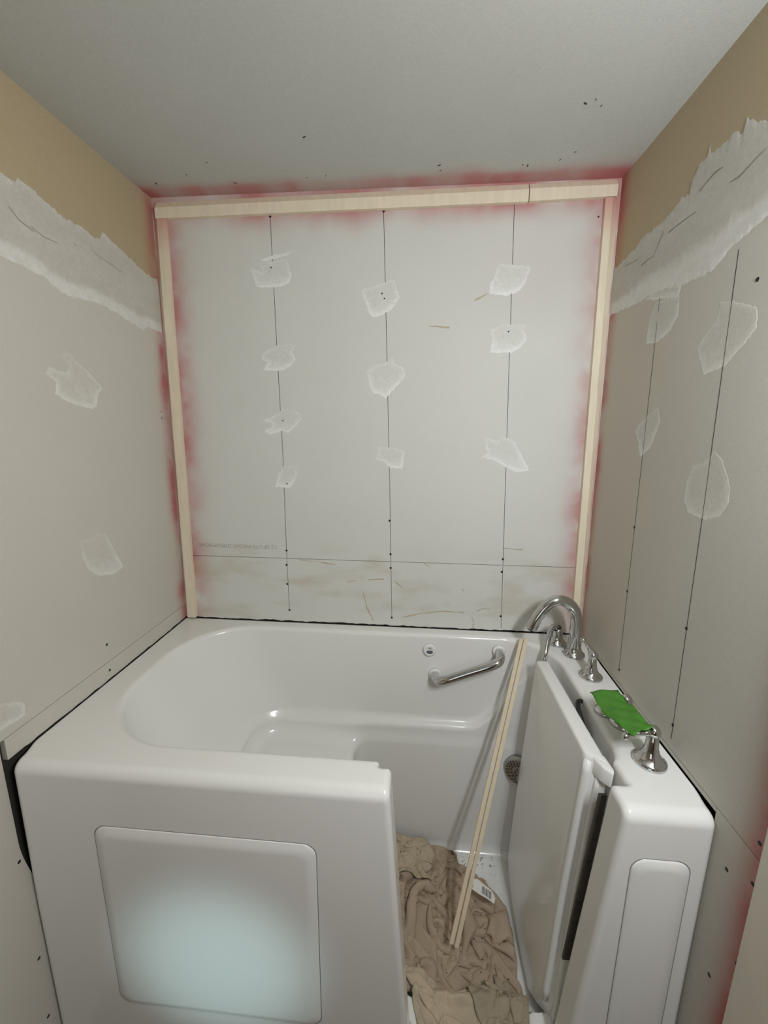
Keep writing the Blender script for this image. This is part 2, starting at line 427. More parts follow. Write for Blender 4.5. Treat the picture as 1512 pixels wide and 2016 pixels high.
# back wall: dark stud cavity with two gypsum sheets
wall_back = tag(box('wall_back', (-0.12, W + 0.12, 0.0135, 0.10, 0.0, H + 0.05), M_stud), 'grey drywall back wall of the alcove behind the white tub', 'wall', kind='structure')
sh_bu = sheet('drywall_sheet', wall_back, 'back', -0.012, W + 0.021, 1.2135, H, tint_back, 0.006)
sh_bl = sheet('drywall_sheet', wall_back, 'back', -0.012, W + 0.021, 0.9545, 1.2115, tint_back, 0.006, ragged=0.006)
# left wall
wall_left = tag(box('wall_left', (-0.10, -0.0135, YB, 0.0, 0.0, H + 0.05), M_stud), 'drywall left wall with tan painted band and patched joint', 'wall', kind='structure')
sh_lu = sheet('drywall_sheet', wall_left, 'left', -1.0, 0.0, 1.0065, H, tint_side(31, False), 0.008)
sh_ls = sheet('drywall_strip', wall_left, 'left', -0.731, 0.0, 0.9518, 1.0045, tint_side(32, False), 0.01, ragged=0.004)
sh_lf = sheet('drywall_sheet', wall_left, 'left', -1.0, -0.7445, 0.0, 1.0045, tint_side(33, False), 0.008, edge=lambda z: 0.035 * sstep(0.74, 0.50, z))
# right wall of the alcove (the room widens beyond it)
wall_right = tag(box('wall_right', (W + 0.022, W + 0.12, YB, 0.0, 0.0, H + 0.05), M_stud), 'drywall right wall with marked stud lines beside the faucets', 'wall', kind='structure')
sh_ru = sheet('drywall_sheet', wall_right, 'right', -1.0, 0.0, 0.964, H, tint_side(41, True), 0.008)
sh_rl = sheet('drywall_sheet', wall_right, 'right', -1.0, -0.725, 0.0, 0.962, tint_side(42, True), 0.008)
sh_rs = sheet('drywall_strip', wall_right, 'right', -0.7235, 0.0, 0.9518, 0.962, tint_side(43, True), 0.02)
# ceiling, floor and the rest of the room behind the photographer
ceiling = tag(box('ceiling', (-0.12, XR + 0.1, YB - 0.1, 0.10, H + 0.0135, H + 0.08), M_stud), 'grey white painted ceiling with red overspray at the back edge', 'ceiling', kind='structure')
sh_c = sheet('ceiling_board', ceiling, 'ceil', -0.012, W + 0.021, -1.0, 0.0, tint_ceil, 0.008, m=M_ceil)
sh_c2 = sheet('ceiling_board', ceiling, 'ceil', 0.0, XR, YB, -1.002, tint_ceil, 0.05, m=M_ceil)
floor = tag(box('floor', (-0.12, XR + 0.1, YB - 0.1, 0.10, -0.05, 0.0), M_vinyl), 'brown vinyl floor below the tub', 'floor', kind='structure')
wall_front = tag(box('wall_front', (-0.1, XR + 0.1, YB - 0.1, YB, 0.0, H), M_paint), 'tan painted wall behind the photographer', 'wall', kind='structure')
tag(box('wall_room_left', (-0.0134, 0.0, YB, -1.002, 0.0, H), M_paint), 'painted wall left of the photographer', 'wall', kind='structure')
tag(box('wall_room_right', (W, W + 0.0215, YB, -1.002, 0.0, H), M_paint), 'painted wall right of the photographer', 'wall', kind='structure')
added_door = tag(box('added_door', (0.98, 1.50, YB, YB + 0.04, 0.0, 2.03), mat('dark_door', srgb(70, 44, 34), 0.4), bevel=0.004), 'added dark brown door behind the photographer for the chrome to reflect', 'door', kind='structure')  # unseen door, added as something dark for the chrome to reflect

# joint compound patches, skim bands, stud lines, screws
PL = {'back': lambda a, b, d: (a, -d, b), 'left': lambda a, b, d: (d + float(bow_l(a, b)), a, b), 'right': lambda a, b, d: (W - d + float(bow_r(a, b)), a, b)}
def densify(poly, seg=0.006, jag=0.0016):
    out = []
    n = len(poly)
    for i in range(n):
        p, q = poly[i], poly[(i + 1) % n]
        L = math.hypot(q[0] - p[0], q[1] - p[1])
        k = max(1, int(L / seg))
        for j in range(k):
            t = j / k
            out.append((p[0] + (q[0] - p[0]) * t + random.uniform(-jag, jag), p[1] + (q[1] - p[1]) * t + random.uniform(-jag, jag)))
    return out

def patch(poly, plane, parent, thick=0.0005, base=PAPER, strong=0.85):
    P = densify(poly)
    bm = bmesh.new()
    f = PL[plane]
    vs = [bm.verts.new(f(a, b, thick)) for a, b in P]
    face = bm.faces.new(vs)
    n = len(P)
    side = []
    area = sum(P[i][0] * P[(i + 1) % n][1] - P[(i + 1) % n][0] * P[i][1] for i in range(n))
    sg = 1 if area > 0 else -1
    for i in range(n):     # feathered edge
        p, q = P[i - 2], P[(i + 2) % n]
        dx, dy = q[0] - p[0], q[1] - p[1]
        L = math.hypot(dx, dy) or 1
        side.append(bm.verts.new(f(P[i][0] + sg * dy / L * 0.003, P[i][1] - sg * dx / L * 0.003, -0.0002)))
    for i in range(n):
        bm.faces.new((vs[i], vs[(i + 1) % n], side[(i + 1) % n], side[i]))
    bm.normal_update()
    r = bmesh.ops.triangulate(bm, faces=[face], ngon_method='EAR_CLIP')
    for _ in range(3):
        top = [e for e in bm.edges if e.calc_length() > 0.008]
        bmesh.ops.subdivide_edges(bm, edges=top, cuts=1)
        bmesh.ops.triangulate(bm, faces=[q for q in bm.faces if len(q.verts) > 4])
    pp = np.array(P)
    co = np.array([v.co for v in bm.verts])
    ab = co[:, [0, 2]] if plane == 'back' else co[:, [1, 2]]
    d = np.sqrt(((ab[:, None, :] - pp[None]) ** 2).sum(-1)).min(1)
    cen = pp.mean(0)
    low = (cen[1] - ab[:, 1]) / (np.ptp(pp[:, 1]) + 1e-6)
    rim = np.exp(-(d / 0.009) ** 2)
    k = np.clip(0.10 + 0.60 * rim + 0.85 * low + 0.5 * (fbm(ab[:, 0], ab[:, 1], 70, 51) - 0.5), 0.08, 1) * strong
    tint = mix(np.tile(base, (len(co), 1)), MUD, k)
    bm.normal_update()
    me = bpy.data.meshes.new('compound_patch')
    bm.to_mesh(me)
    bm.free()
    return obj_me('compound_patch', me, M_mud, parent, tint=tint)

for p in BACK_PATCH: patch(p, 'back', sh_bu)
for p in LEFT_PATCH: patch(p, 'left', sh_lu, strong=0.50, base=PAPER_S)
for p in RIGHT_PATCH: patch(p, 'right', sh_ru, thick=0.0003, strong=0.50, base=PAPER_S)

def band(up, lo, plane, parent, a_far, streak_lo=0.0, streak_hi=0.26, seed=60):
    """skim-coated joint between old tan wall and new sheet: ragged top edge, whiter feathered bottom edge"""
    up = sorted(up)
    lo = sorted(lo)
    up = [[a_far, up[0][1] + 0.01]] + up + [[0.0, up[-1][1]]]
    lo = [[a_far, lo[0][1] + 0.005]] + lo + [[0.0, lo[-1][1]]]
    a = np.arange(a_far, -0.0005, 0.003)
    ua = np.interp(a, [p[0] for p in up], [p[1] for p in up]) + 0.006 * (vnoise(a, 0, 120, seed) - 0.5) + 0.004 * (vnoise(a, 0, 300, seed + 1) - 0.5)
    la = np.interp(a, [p[0] for p in lo], [p[1] for p in lo]) + 0.006 * (vnoise(a, 3, 90, seed + 2) - 0.5) + 0.004 * (vnoise(a, 0, 280, seed + 3) - 0.5)
    nr = 26
    t = np.linspace(0, 1, nr)
    A = np.repeat(a[:, None], nr, 1)
    B = la[:, None] * (1 - t) + ua[:, None] * t
    hh = 0.0011 * np.sin(np.pi * np.clip(t * 1.0, 0, 1)) ** 0.5 + 0.0004
    Dp = np.repeat(hh[None], len(a), 0) + 0.0005 * fbm(A, B, 40, seed)
    Dp[:, 0] = -0.0005
    Dp[:, -1] = -0.0005
    if plane == 'left': V = np.stack([Dp + bow_l(A, B), A, B], -1)
    else: V = np.stack([W - Dp + bow_r(A, B), A, B], -1)
    idx = np.arange(len(a) * nr).reshape(len(a), nr)
    q = np.stack([idx[:-1, :-1], idx[1:, :-1], idx[1:, 1:], idx[:-1, 1:]], -1).reshape(-1, 4)
    T = np.repeat(t[None], len(a), 0)
    wid = streak_hi * (0.6 + 0.9 * (fbm(A[:, :1], A[:, :1] * 0, 7, seed + 7))) + 0.05 * (fbm(A, B, 60, seed + 9) - 0.5)
    st = sstep(wid, wid * 0.55, T) * np.clip(0.75 + 0.6 * (fbm(A, B, 50, seed + 8) - 0.5), 0, 1)
    skim = np.clip(0.02 + 0.28 * sstep(0.82, 1.0, T) * fbm(A, B, 60, seed + 11) + 0.25 * (fbm(A * 0.3, B, 40, seed + 12) - 0.5), 0, 1)
    k = np.maximum(st * 0.62, skim)
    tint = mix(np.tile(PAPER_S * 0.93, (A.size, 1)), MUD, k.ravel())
    f = q if plane == 'right' else q[:, ::-1]
    return obj('compound_band', V.reshape(-1, 3), f, M_mud, parent, smooth=True, tint=tint)

band(LEFT_BAND_UP, LEFT_BAND_LO, 'left', sh_lu, -1.4)
band(RIGHT_BAND_UP, RIGHT_BAND_LO, 'right', sh_ru, -0.97, streak_hi=0.33, seed=80)

def stroke(name, pts, plane, parent, width, m, off=0.0003, wob=0.0):
    f = PL[plane]
    P = []
    for i in range(len(pts) - 1):
        p, q = pts[i], pts[i + 1]
        k = max(1, int(math.hypot(q[0] - p[0], q[1] - p[1]) / 0.02)) if wob else 1
        for j in range(k):
            t = j / k
            P.append((p[0] + (q[0] - p[0]) * t + random.uniform(-wob, wob), p[1] + (q[1] - p[1]) * t + random.uniform(-wob, wob)))
    P.append(tuple(pts[-1]))
    vs, fs = [], []
    n = len(P)
    for i, (a, b) in enumerate(P):
        p, q = P[max(i - 1, 0)], P[min(i + 1, n - 1)]
        dx, dy = q[0] - p[0], q[1] - p[1]
        L = math.hypot(dx, dy) or 1
        w = width * (0.5 if wob == 0 else random.uniform(0.2, 0.7))
        vs += [f(a - dy / L * w, b + dx / L * w, off), f(a + dy / L * w, b - dx / L * w, off)]
    for i in range(n - 1):
        fs.append((2 * i, 2 * i + 1, 2 * i + 3, 2 * i + 2))
    return obj(name, vs, fs, m, parent)

for l in BACK_LINE:
    up = [p for p in l if p[1] > 1.2135]
    lo = [p for p in l if p[1] <= 1.2115]
    q0, q1 = up[-1], lo[0]
    def cut(z):
        t = (z - q0[1]) / (q1[1] - q0[1])
        return [q0[0] + (q1[0] - q0[0]) * t, z]
    stroke('pencil_line', up + [cut(1.2145)], 'back', sh_bu, 0.0016, M_ink)
    stroke('pencil_line', [cut(1.2105)] + lo, 'back', sh_bl, 0.0014, M_ink)
for l in RIGHT_LINE: stroke('pencil_line', l, 'right', sh_ru, 0.0018, M_ink)
M_crack = mat('crack_line', srgb(140, 132, 118), 0.9)
M_mold = mat('grey_fleck', srgb(160, 155, 147), 0.9)
for l in RIGHT_CRACK: stroke('hairline_crack', l, 'right', sh_ru, 0.0022, M_crack, 0.0024, 0.0015)
for l in LEFT_CRACK: stroke('hairline_crack', l, 'left', sh_lu, 0.0022, M_mold, 0.0024, 0.003)
for l in BACK_SCUFF: stroke('scuff_mark', l, 'back', sh_bu if l[0][1] > 1.2135 else sh_bl, 0.0045, M_scuff, 0.0003, 0.0012)

def disc_mesh(r, n=12):
    me = bpy.data.meshes.new('screw_head')
    vs = [(r * math.cos(2 * math.pi * i / n), r * math.sin(2 * math.pi * i / n), 0.0) for i in range(n)]
    vs += [(0.8 * r * math.cos(2 * math.pi * i / n), 0.8 * r * math.sin(2 * math.pi * i / n), 0.0007) for i in range(n)]
    fs = [(i, (i + 1) % n, n + (i + 1) % n, n + i) for i in range(n)] + [tuple(range(n, 2 * n))]
    me.from_pydata(vs, [], fs)
    me.materials.append(M_screw)
    return me
ME_screw, ME_speck = disc_mesh(0.0042), disc_mesh(0.0026, 8)
def screw(a, b, plane, parent, me=ME_screw, off=0.0002):
    o = bpy.data.objects.new('screw_head', me)
    COL.objects.link(o)
    o.parent = parent
    o.matrix_parent_inverse = parent_world(parent).inverted()
    o.location = PL[plane](a, b, off)
    nrm = {'back': (0, -1, 0), 'left': (1, 0, 0), 'right': (-1, 0, 0)}[plane]
    o.rotation_euler = Vector((0, 0, 1)).rotation_difference(Vector(nrm)).to_euler()
for a, b in BACK_SCREW: screw(a, b, 'back', sh_bu if b > 1.2125 else sh_bl)
for a, b in BACK_SPECK: screw(a, b, 'back', sh_bu, ME_speck, 0.0012)
for a, b in LEFT_SCREW:
    screw(min(a, -0.045) if b > 1.5 else a, b, 'left', sh_lu if b > 1.0065 else (sh_ls if a > -0.73 else sh_lf), ME_screw if b < 1.5 else ME_speck)
for a, b in RIGHT_SCREW: screw(a, b, 'right', sh_ru if b > 0.963 else sh_rl)

for k_, (a_, b_) in enumerate([(0.08, -0.075), (0.20, -0.11), (0.29, -0.16), (0.33, -0.06), (0.56, -0.07), (0.62, -0.075), (0.96, -0.10), (0.965, -0.075), (1.20, -0.085), (1.215, -0.08), (1.30, -0.10), (1.33, -0.13), (1.29, -0.30), (1.31, -0.31), (1.33, -0.29), (0.60, -0.24)]):
    sp_ = bpy.data.objects.new('dark_fleck', ME_speck if k_ % 3 else ME_screw)
    COL.objects.link(sp_)
    sp_.parent = sh_c
    sp_.matrix_parent_inverse = parent_world(sh_c).inverted()
    sp_.location = (a_, b_, H - 0.0002)
    sp_.rotation_euler = (math.pi, 0, 0.7 * k_)
    sp_.scale = (0.5, 1.4, 1)

# upside-down stamp along the lower edge of the big sheet
cu = bpy.data.curves.new('stamp_text', 'FONT')
cu.body = '1/2 GP LITE-WEIGHT GYPSUM BOARD'
cu.size = 0.0205
cu.align_x = 'LEFT'
cu.space_character = 1.12
to = bpy.data.objects.new('stamp_tmp', cu)
COL.objects.link(to)
dg = bpy.context.evaluated_depsgraph_get()
me = bpy.data.meshes.new_from_object(to.evaluated_get(dg))
bpy.data.objects.remove(to)
wx = max(v.co.x for v in me.vertices)
for v in me.vertices:   # rotate half a turn in the wall plane, standing on the sheet's face
    x, y = v.co.x / wx * 0.325, v.co.y
    v.co = (0.388 - x, -0.0004, 1.262 - y + x * 0.006)
me.materials.clear()
obj_me('stamp_text', me, M_print, sh_bu)

# ------------------------------------------------------------------ corner trim strips (L-shaped laths)
LATH = np.array(srgb(232, 220, 196))
def lath_strip(name, parent_label, secs, seg=40, redfn=None):
    """secs: (start, end) lists of matching L-section corner points"""
    s0, s1 = [np.array(s, float) for s in secs]
    n = len(s0)
    vs, fs, tint = [], [], []
    for i in range(seg + 1):
        t = i / seg
        ring = s0 * (1 - t) + s1 * t
        vs += ring.tolist()
        nn = 0.03 * (random.random() - 0.5)
        base = np.tile(LATH * (1 + nn), (n, 1))
        if redfn is not None:
            base = mix(base, RED * 1.15, np.array([redfn(p) for p in ring]))
        tint += base.tolist()
    for i in range(seg):
        for j in range(n):
            a, b = i * n + j, i * n + (j + 1) % n
            fs.append((a, b, b + n, a + n))
    fs.append(tuple(range(n)))
    fs.append(tuple(seg * n + j for j in range(n - 1, -1, -1)))
    bm = bmesh.new()
    o = obj(name, vs, fs, M_lath, None, tint=np.array(tint))
    bm.from_mesh(o.data)
    bmesh.ops.recalc_face_normals(bm, faces=bm.faces)
    bm.to_mesh(o.data)
    bm.free()
    tag(o, parent_label, 'trim strip', kind='structure')
    return o
TH = 0.016     # strip thickness; the outer edge is bevelled
def sec_left(z, x0, x1, x2):
    return [(x0, -0.0005, z), (x0 + 0.001, -0.003, z), (x1, -TH, z), (x2, -TH, z), (x2, -0.0005, z)]
def sec_right(z, x2, x1, x0):
    return [(x0, -0.0005, z), (x0 - 0.001, -0.003, z), (x1, -TH, z), (x2, -TH, z), (x2, -0.0005, z)]
def red_end(p):
    return float(np.clip((p[2] - 2.28) / 0.12, 0, 1) * 0.65)
trim_1 = lath_strip('trim_1', 'pale wooden corner strip down the left edge of the back wall', (sec_left(0.957, -0.002, 0.010, 0.043), sec_left(2.3822, 0.017, 0.034, 0.063)), redfn=red_end)
trim_2 = lath_strip('trim_2', 'pale wooden corner strip down the right edge of the back wall', (sec_right(0.957, 1.500, 1.523, 1.537), sec_right(2.3945, 1.467, 1.489, 1.511)), redfn=red_end)
def sec_top(x, zt, zm, zb):
    return [(x, -0.0005, zt), (x, -0.003, zt - 0.001), (x, -TH, zm), (x, -TH, zb), (x, -0.0005, zb)]
trim_3 = lath_strip('trim_3', 'long pale wooden strip along the ceiling edge, left of the joint', (sec_top(0.030, 2.437, 2.415, 2.383), sec_top(1.2385, 2.446, 2.424, 2.391)))
trim_4 = lath_strip('trim_4', 'short pale wooden strip along the ceiling edge, right of the joint', (sec_top(1.2415, 2.446, 2.426, 2.392), sec_top(1.500, 2.449, 2.428, 2.397)))
# flat board standing at the front end of the right wall
o = box('trim_5', (W - 0.014, W - 0.0005, -0.965, -0.842, 0.001, H - 0.002), mat('cased_board', srgb(214, 208, 194), 0.6, noise=0.06, nscale=30, stretch=(1, 1, 0.2)), bevel=0.002)
tag(o, 'pale flat board on the right wall in front of the tub', 'trim board', kind='structure')

# ------------------------------------------------------------------ walk-in tub (implicit surface, meshed)
def rmax(a, b, r):
    return np.minimum(np.maximum(a, b), -r) + np.sqrt(np.maximum(a + r, 0) ** 2 + np.maximum(b + r, 0) ** 2)
def rmin(a, b, r):
    return -rmax(-a, -b, r)
def rrect(x, y, x0, x1, y0, y1, r_l, r_rb, r_rf):
    """signed distance to a rectangle with a radius for the left end, the right back and the right front corner"""
    xc, yc = (x0 + x1) / 2, (y0 + y1) / 2
    r = np.where(x < xc, r_l, np.where(y > yc, r_rb, r_rf))
    qx = np.abs(x - xc) - (x1 - x0) / 2 + r
    qy = np.abs(y - yc) - (y1 - y0) / 2 + r
    return np.minimum(np.maximum(qx, qy), 0) + np.sqrt(np.maximum(qx, 0) ** 2 + np.maximum(qy, 0) ** 2) - r

def tub_sdf(x, y, z):
    x = x.astype(np.float32); y = y.astype(np.float32); z = z.astype(np.float32)
    lx = bow_l(y, 0.95 + 0 * z) + 0.003 + 0.008 * np.clip((z - 0.55) / 0.40, 0, 1) * sstep(-0.66, -0.73, y)
    er = 0.003 + 0.012 * sstep(-0.66, -0.71, y)
    outer = rmax(z - ZT, -0.74 - y, 0.026)
    outer = rmax(outer, lx - x, er)
    outer = rmax(outer, x - 1.5225 - bow_r(y, 0.95 + 0 * z), er)
    outer = np.maximum(outer, 0.006 - z)
    outer = np.maximum(outer, y + 0.0025)
    # upper basin
    t = np.clip((ZT - z) / 0.40, -0.2, 1.25)
    tp = np.sign(t) * np.abs(t) ** 1.25
    d_up = rrect(x, y, 0.092 + 0.25 * tp, 1.405 - 0.025 * t, -0.650 + 0.02 * t, -0.054 - 0.030 * t, 0.235 - 0.05 * np.clip(t, 0, 1), 0.165, 0.11)
    zl = 0.605 + 0.26 * sstep(1.10, 1.36, x) ** 1.6
    up = rmax(d_up, zl - z, 0.03)
    # seat pocket and footwell
    s = np.clip((0.62 - z) / 0.5, 0, 1)
    d_lo = rrect(x, y, 0.325 + 0.0 * z, 1.372 - 0.01 * s, -0.618 + 0.01 * s, -0.112 - 0.022 * s, 0.11, 0.10, 0.07)
    seat = rmax(d_lo, 0.548 - 0.015 * np.clip((x - 0.4) / 0.3, 0, 1) - z, 0.045)
    foot = rmax(rmax(d_lo, 0.705 + 0.05 * (0.55 - z) - x, 0.05), 0.085 - z, 0.035)
    low = rmin(seat, foot, 0.022)
    cav = rmin(up, low, 0.016)
    # doorway with rebate, narrowing downwards
    k = ZT - z
    ol, orr = 0.872 + 0.072 * k, 1.348 - 0.080 * k
    dw = np.maximum(ol - x, x - orr)
    way = rmax(rmax(dw, 0.145 - z, 0.05), y + 0.55, 0.01)
    dr = np.maximum(ol - 0.030 - x, x - orr - 0.038)
    reb = rmax(rmax(dr, 0.150 - z, 0.05), np.maximum(-0.668 - y, y + 0.50), 0.008)
    cav = np.minimum(cav, rmin(way, reb, 0.008))
    return rmax(outer, -cav, 0.014)

def surface_nets(fn, lo, hi, h):
    ax = [np.arange(lo[i], hi[i] + h, h, dtype=np.float32) for i in range(3)]
    S = fn(ax[0][:, None, None], ax[1][None, :, None], ax[2][None, None, :])
    I = S < 0
    c = np.zeros(tuple(n - 1 for n in S.shape), np.uint8)
    for dx in (0, 1):
        for dy in (0, 1):
            for dz in (0, 1):
                c += I[dx:S.shape[0] - 1 + dx, dy:S.shape[1] - 1 + dy, dz:S.shape[2] - 1 + dz]
    m = (c > 0) & (c < 8)
    ci = np.argwhere(m)
    ids = np.full(m.shape, -1, np.int64)
    ids[m] = np.arange(len(ci))
    acc = np.zeros((len(ci), 3)); cnt = np.zeros(len(ci))
    corners = [(a, b, d) for a in (0, 1) for b in (0, 1) for d in (0, 1)]
    for p in corners:
        for axn in range(3):
            if p[axn] == 0:
                q = list(p); q[axn] = 1
                sa = S[ci[:, 0] + p[0], ci[:, 1] + p[1], ci[:, 2] + p[2]]
                sb = S[ci[:, 0] + q[0], ci[:, 1] + q[1], ci[:, 2] + q[2]]
                x = (sa < 0) != (sb < 0)
                t = np.where(x, sa / np.where(x, sa - sb, 1), 0)
                pos = np.array(p, float)[None] + 0 * acc
                pos[:, axn] += t
                acc[x] += pos[x]; cnt[x] += 1
    V = (ci + acc / cnt[:, None]) * h + np.array(lo)
    Q = []
    for axn in range(3):
        o1, o2 = (axn + 1) % 3, (axn + 2) % 3
        sl0 = [slice(None)] * 3; sl1 = [slice(None)] * 3
        sl0[axn] = slice(0, -1); sl1[axn] = slice(1, None)
        A, B = I[tuple(sl0)], I[tuple(sl1)]
        e = np.argwhere(A != B)
        e = e[(e[:, o1] >= 1) & (e[:, o2] >= 1) & (e[:, o1] < S.shape[o1] - 1) & (e[:, o2] < S.shape[o2] - 1)]
        ins = A[e[:, 0], e[:, 1], e[:, 2]]
        def cell(a, b):
            g = e.copy(); g[:, o1] -= a; g[:, o2] -= b
            return ids[g[:, 0], g[:, 1], g[:, 2]]
        q = np.stack([cell(1, 1), cell(0, 1), cell(0, 0), cell(1, 0)], -1)
        q[~ins] = q[~ins][:, ::-1]
        Q.append(q)
    Q = np.concatenate(Q)
    N = None
    for it in range(3):
        X = [V[:, i].astype(np.float64) for i in range(3)]
        d = fn64(fn, *X)
        e = 6e-4
        N = np.stack([(fn64(fn, X[0] + e * (i == 0), X[1] + e * (i == 1), X[2] + e * (i == 2)) - fn64(fn, X[0] - e * (i == 0), X[1] - e * (i == 1), X[2] - e * (i == 2))) / (2 * e) for i in range(3)], -1)
        g2 = (N ** 2).sum(-1)
        if it < 2:
            stp = np.clip(d / np.maximum(g2, 0.1), -0.4 * h, 0.4 * h)
            V = V - N * stp[:, None]
    N = N / np.maximum(np.linalg.norm(N, axis=1, keepdims=True), 1e-9)
    return V, Q, N
def fn64(fn, x, y, z):
    return fn(x, y, z)

tub = empty('walk_in_tub', (0.76, -0.37, 0.0))
tag(tub, 'white acrylic walk-in bathtub with its inward door standing open', 'bathtub')
V, Q, N = surface_nets(tub_sdf, (-0.006, -0.752, -0.003), (1.552, 0.006, 0.964), 0.0058)
obj('tub_shell', V, Q, M_acryl, tub, smooth=True, normals=N)

# raised front panels with a crisp outline
def raised_panel(x0, x1, z0, z1, yface, rise, slope, r, rad_in):
    def ring(inset, y, rad):
        pts = []
        a0, a1, b0, b1 = x0 + inset, x1 - inset, z0 + inset, z1 - inset
        for cx, cz, s in ((a1 - rad, b1 - rad, 0), (a0 + rad, b1 - rad, 1), (a0 + rad, b0 + rad, 2), (a1 - rad, b0 + rad, 3)):
            for k in range(9):
                t = math.pi / 2 * (s + k / 8)
                pts.append((cx + rad * math.cos(t), y, cz + rad * math.sin(t)))
        return pts
    rings = [ring(-0.0015, yface + 0.003, r), ring(0.0, yface - 0.0015, r), ring(0.0012, yface - 0.0035, r)]
    for k in range(1, 7):
        t = k / 6
        rings.append(ring(0.0012 + slope * t, yface - 0.0035 - (rise - 0.0035) * math.sin(t * math.pi / 2), r * (1 - t) + rad_in * t))
    n = 36
    vs = [p for g in rings for p in g]
    fs = []
    for i in range(len(rings) - 1):
        for j in range(n):
            a, b = i * n + j, i * n + (j + 1) % n
            fs.append((a, a + n, b + n, b))
    fs.append(tuple((len(rings) - 1) * n + j for j in range(n)))
    o = obj('front_panel', vs, fs, M_acryl, tub, smooth=False)
    bm = bmesh.new(); bm.from_mesh(o.data); bmesh.ops.recalc_face_normals(bm, faces=bm.faces)
    for f in bm.faces: f.smooth = True
    for e in bm.edges:
        e.smooth = e.calc_face_angle(0) < 0.6
    bm.to_mesh(o.data); bm.free()
    return o
raised_panel(0.193, 0.712, 0.262, 0.803, -0.7385, 0.010, 0.026, 0.030, 0.022)
raised_panel(1.371, 1.486, 0.262, 0.842, -0.7385, 0.009, 0.020, 0.030, 0.018)
# hairline gaps around the panels
def seam(x0, x1, z0, z1, r):
    vs, fs = [], []
    for ins in (-0.0016, 0.0006):
        a0, a1, b0, b1 = x0 + ins, x1 - ins, z0 + ins, z1 - ins
        for cx, cz, s_ in ((a1 - r, b1 - r, 0), (a0 + r, b1 - r, 1), (a0 + r, b0 + r, 2), (a1 - r, b0 + r, 3)):
            for k in range(9):
                t = math.pi / 2 * (s_ + k / 8)
                vs.append((cx + r * math.cos(t), -0.7403, cz + r * math.sin(t)))
    fs = [(i, (i + 1) % 36, 36 + (i + 1) % 36, 36 + i) for i in range(36)]
    return obj('panel_gap', vs, fs, mat('panel_gap_dark', srgb(135, 133, 127), 0.8), tub)
seam(0.193, 0.712, 0.262, 0.803, 0.030)
seam(1.371, 1.486, 0.262, 0.842, 0.030)
# door: slab hinged at the right jamb, swung inwards along the faucet side
door_e = None
def door_x(z):
    """the visible door face leans with the tapered jamb"""
    return 1.331 - 0.075 * (0.94 - z)
DOOR = [(-0.169, 0.930), (-0.188, 0.538), (-0.206, 0.335), (-0.222, 0.185), (-0.263, 0.135), (-0.356, 0.112), (-0.467, 0.100), (-0.540, 0.104), (-0.592, 0.155), (-0.612, 0.238), (-0.590, 0.545), (-0.581, 0.786), (-0.575, 0.930)]
def door_mesh():
    bm = bmesh.new()
    P = DOOR[:1] + [(-0.176, 0.940)] + [(-0.568, 0.940)] + DOOR[:0:-1]
    n = len(P)
    front = [bm.verts.new((door_x(z), y, z)) for y, z in P]
    back = []
    for y, z in P:
        hin = min(1.0, max(0.0, (-0.45 - y) / 0.10))
        back.append(bm.verts.new((door_x(z) + 0.040 + 0.004 * hin, y - 0.040 * hin, z)))
    bm.faces.new(front)
    bm.faces.new(back[::-1])
    for i in range(n):
        bm.faces.new((front[i], back[i], back[(i + 1) % n], front[(i + 1) % n]))
    bmesh.ops.recalc_face_normals(bm, faces=bm.faces)
    es = [e for e in bm.edges if e.calc_face_angle(0) > 0.6]
    bmesh.ops.bevel(bm, geom=es, offset=0.008, segments=4, affect='EDGES', profile=0.5)
    return bm
tub_door = bm_obj('door', door_mesh(), M_acryl, tub)
for f in tub_door.data.polygons: f.use_smooth = True
tub_door.data.set_sharp_from_angle(angle=math.radians(28))
# rib and seal on the hinge edge
_hz = np.array([p[1] for p in DOOR[9:]]); _hy = np.array([p[0] for p in DOOR[9:]])
def hinge_line(w, dy, z):
    return (door_x(z) + w, float(np.interp(z, _hz, _hy)) - dy, z)
tube('seal', [hinge_line(0.030, 0.024, z) for z in np.linspace(0.165, 0.905, 24)], [0.004] + [0.0080] * 22 + [0.006], M_acryl, tub_door, n=12)
tube('edge_rib', [hinge_line(0.008, 0.006, z) for z in np.linspace(0.22, 0.925, 24)], 0.009, M_acryl, tub_door, n=12)
bm = bmesh.new()
lo_, hi_ = [], []
for z, row in ((0.898, lo_), (0.938, hi_)):
    for w, dy in ((0.014, 0.006), (0.046, 0.002), (0.050, 0.046), (0.042, 0.058), (0.026, 0.040)):
        row.append(bm.verts.new(hinge_line(w, dy, z)))
bm.faces.new(hi_); bm.faces.new(lo_[::-1])
for i in range(5): bm.faces.new((lo_[i], lo_[(i + 1) % 5], hi_[(i + 1) % 5], hi_[i]))
bmesh.ops.recalc_face_normals(bm, faces=bm.faces)
bmesh.ops.bevel(bm, geom=list(bm.edges), offset=0.005, segments=3, affect='EDGES', profile=0.5)
lip = bm_obj('door_lip', bm, M_acryl, tub_door, smooth=True)
bm = bmesh.new()
for z0, z1 in [(0.405 + 0.0615 * i, 0.405 + 0.0615 * (i + 1) - 0.002) for i in range(8)]:
    q = [bm.verts.new((1.342 - 0.075 * (0.92 - z) + w, -0.648, z)) for w, z in ((0, z0), (0.017, z0), (0.017, z1), (0, z1))]
    q2 = [bm.verts.new((v.co.x, v.co.y + 0.006, v.co.z)) for v in q]
    bm.faces.new(q); bm.faces.new(q2[::-1])
    for i in range(4): bm.faces.new((q[i], q2[i], q2[(i + 1) % 4], q[(i + 1) % 4]))
hg = bm_obj('hinge', bm, M_dark, tub_door)
tag(hg, 'long dark brown piano hinge')

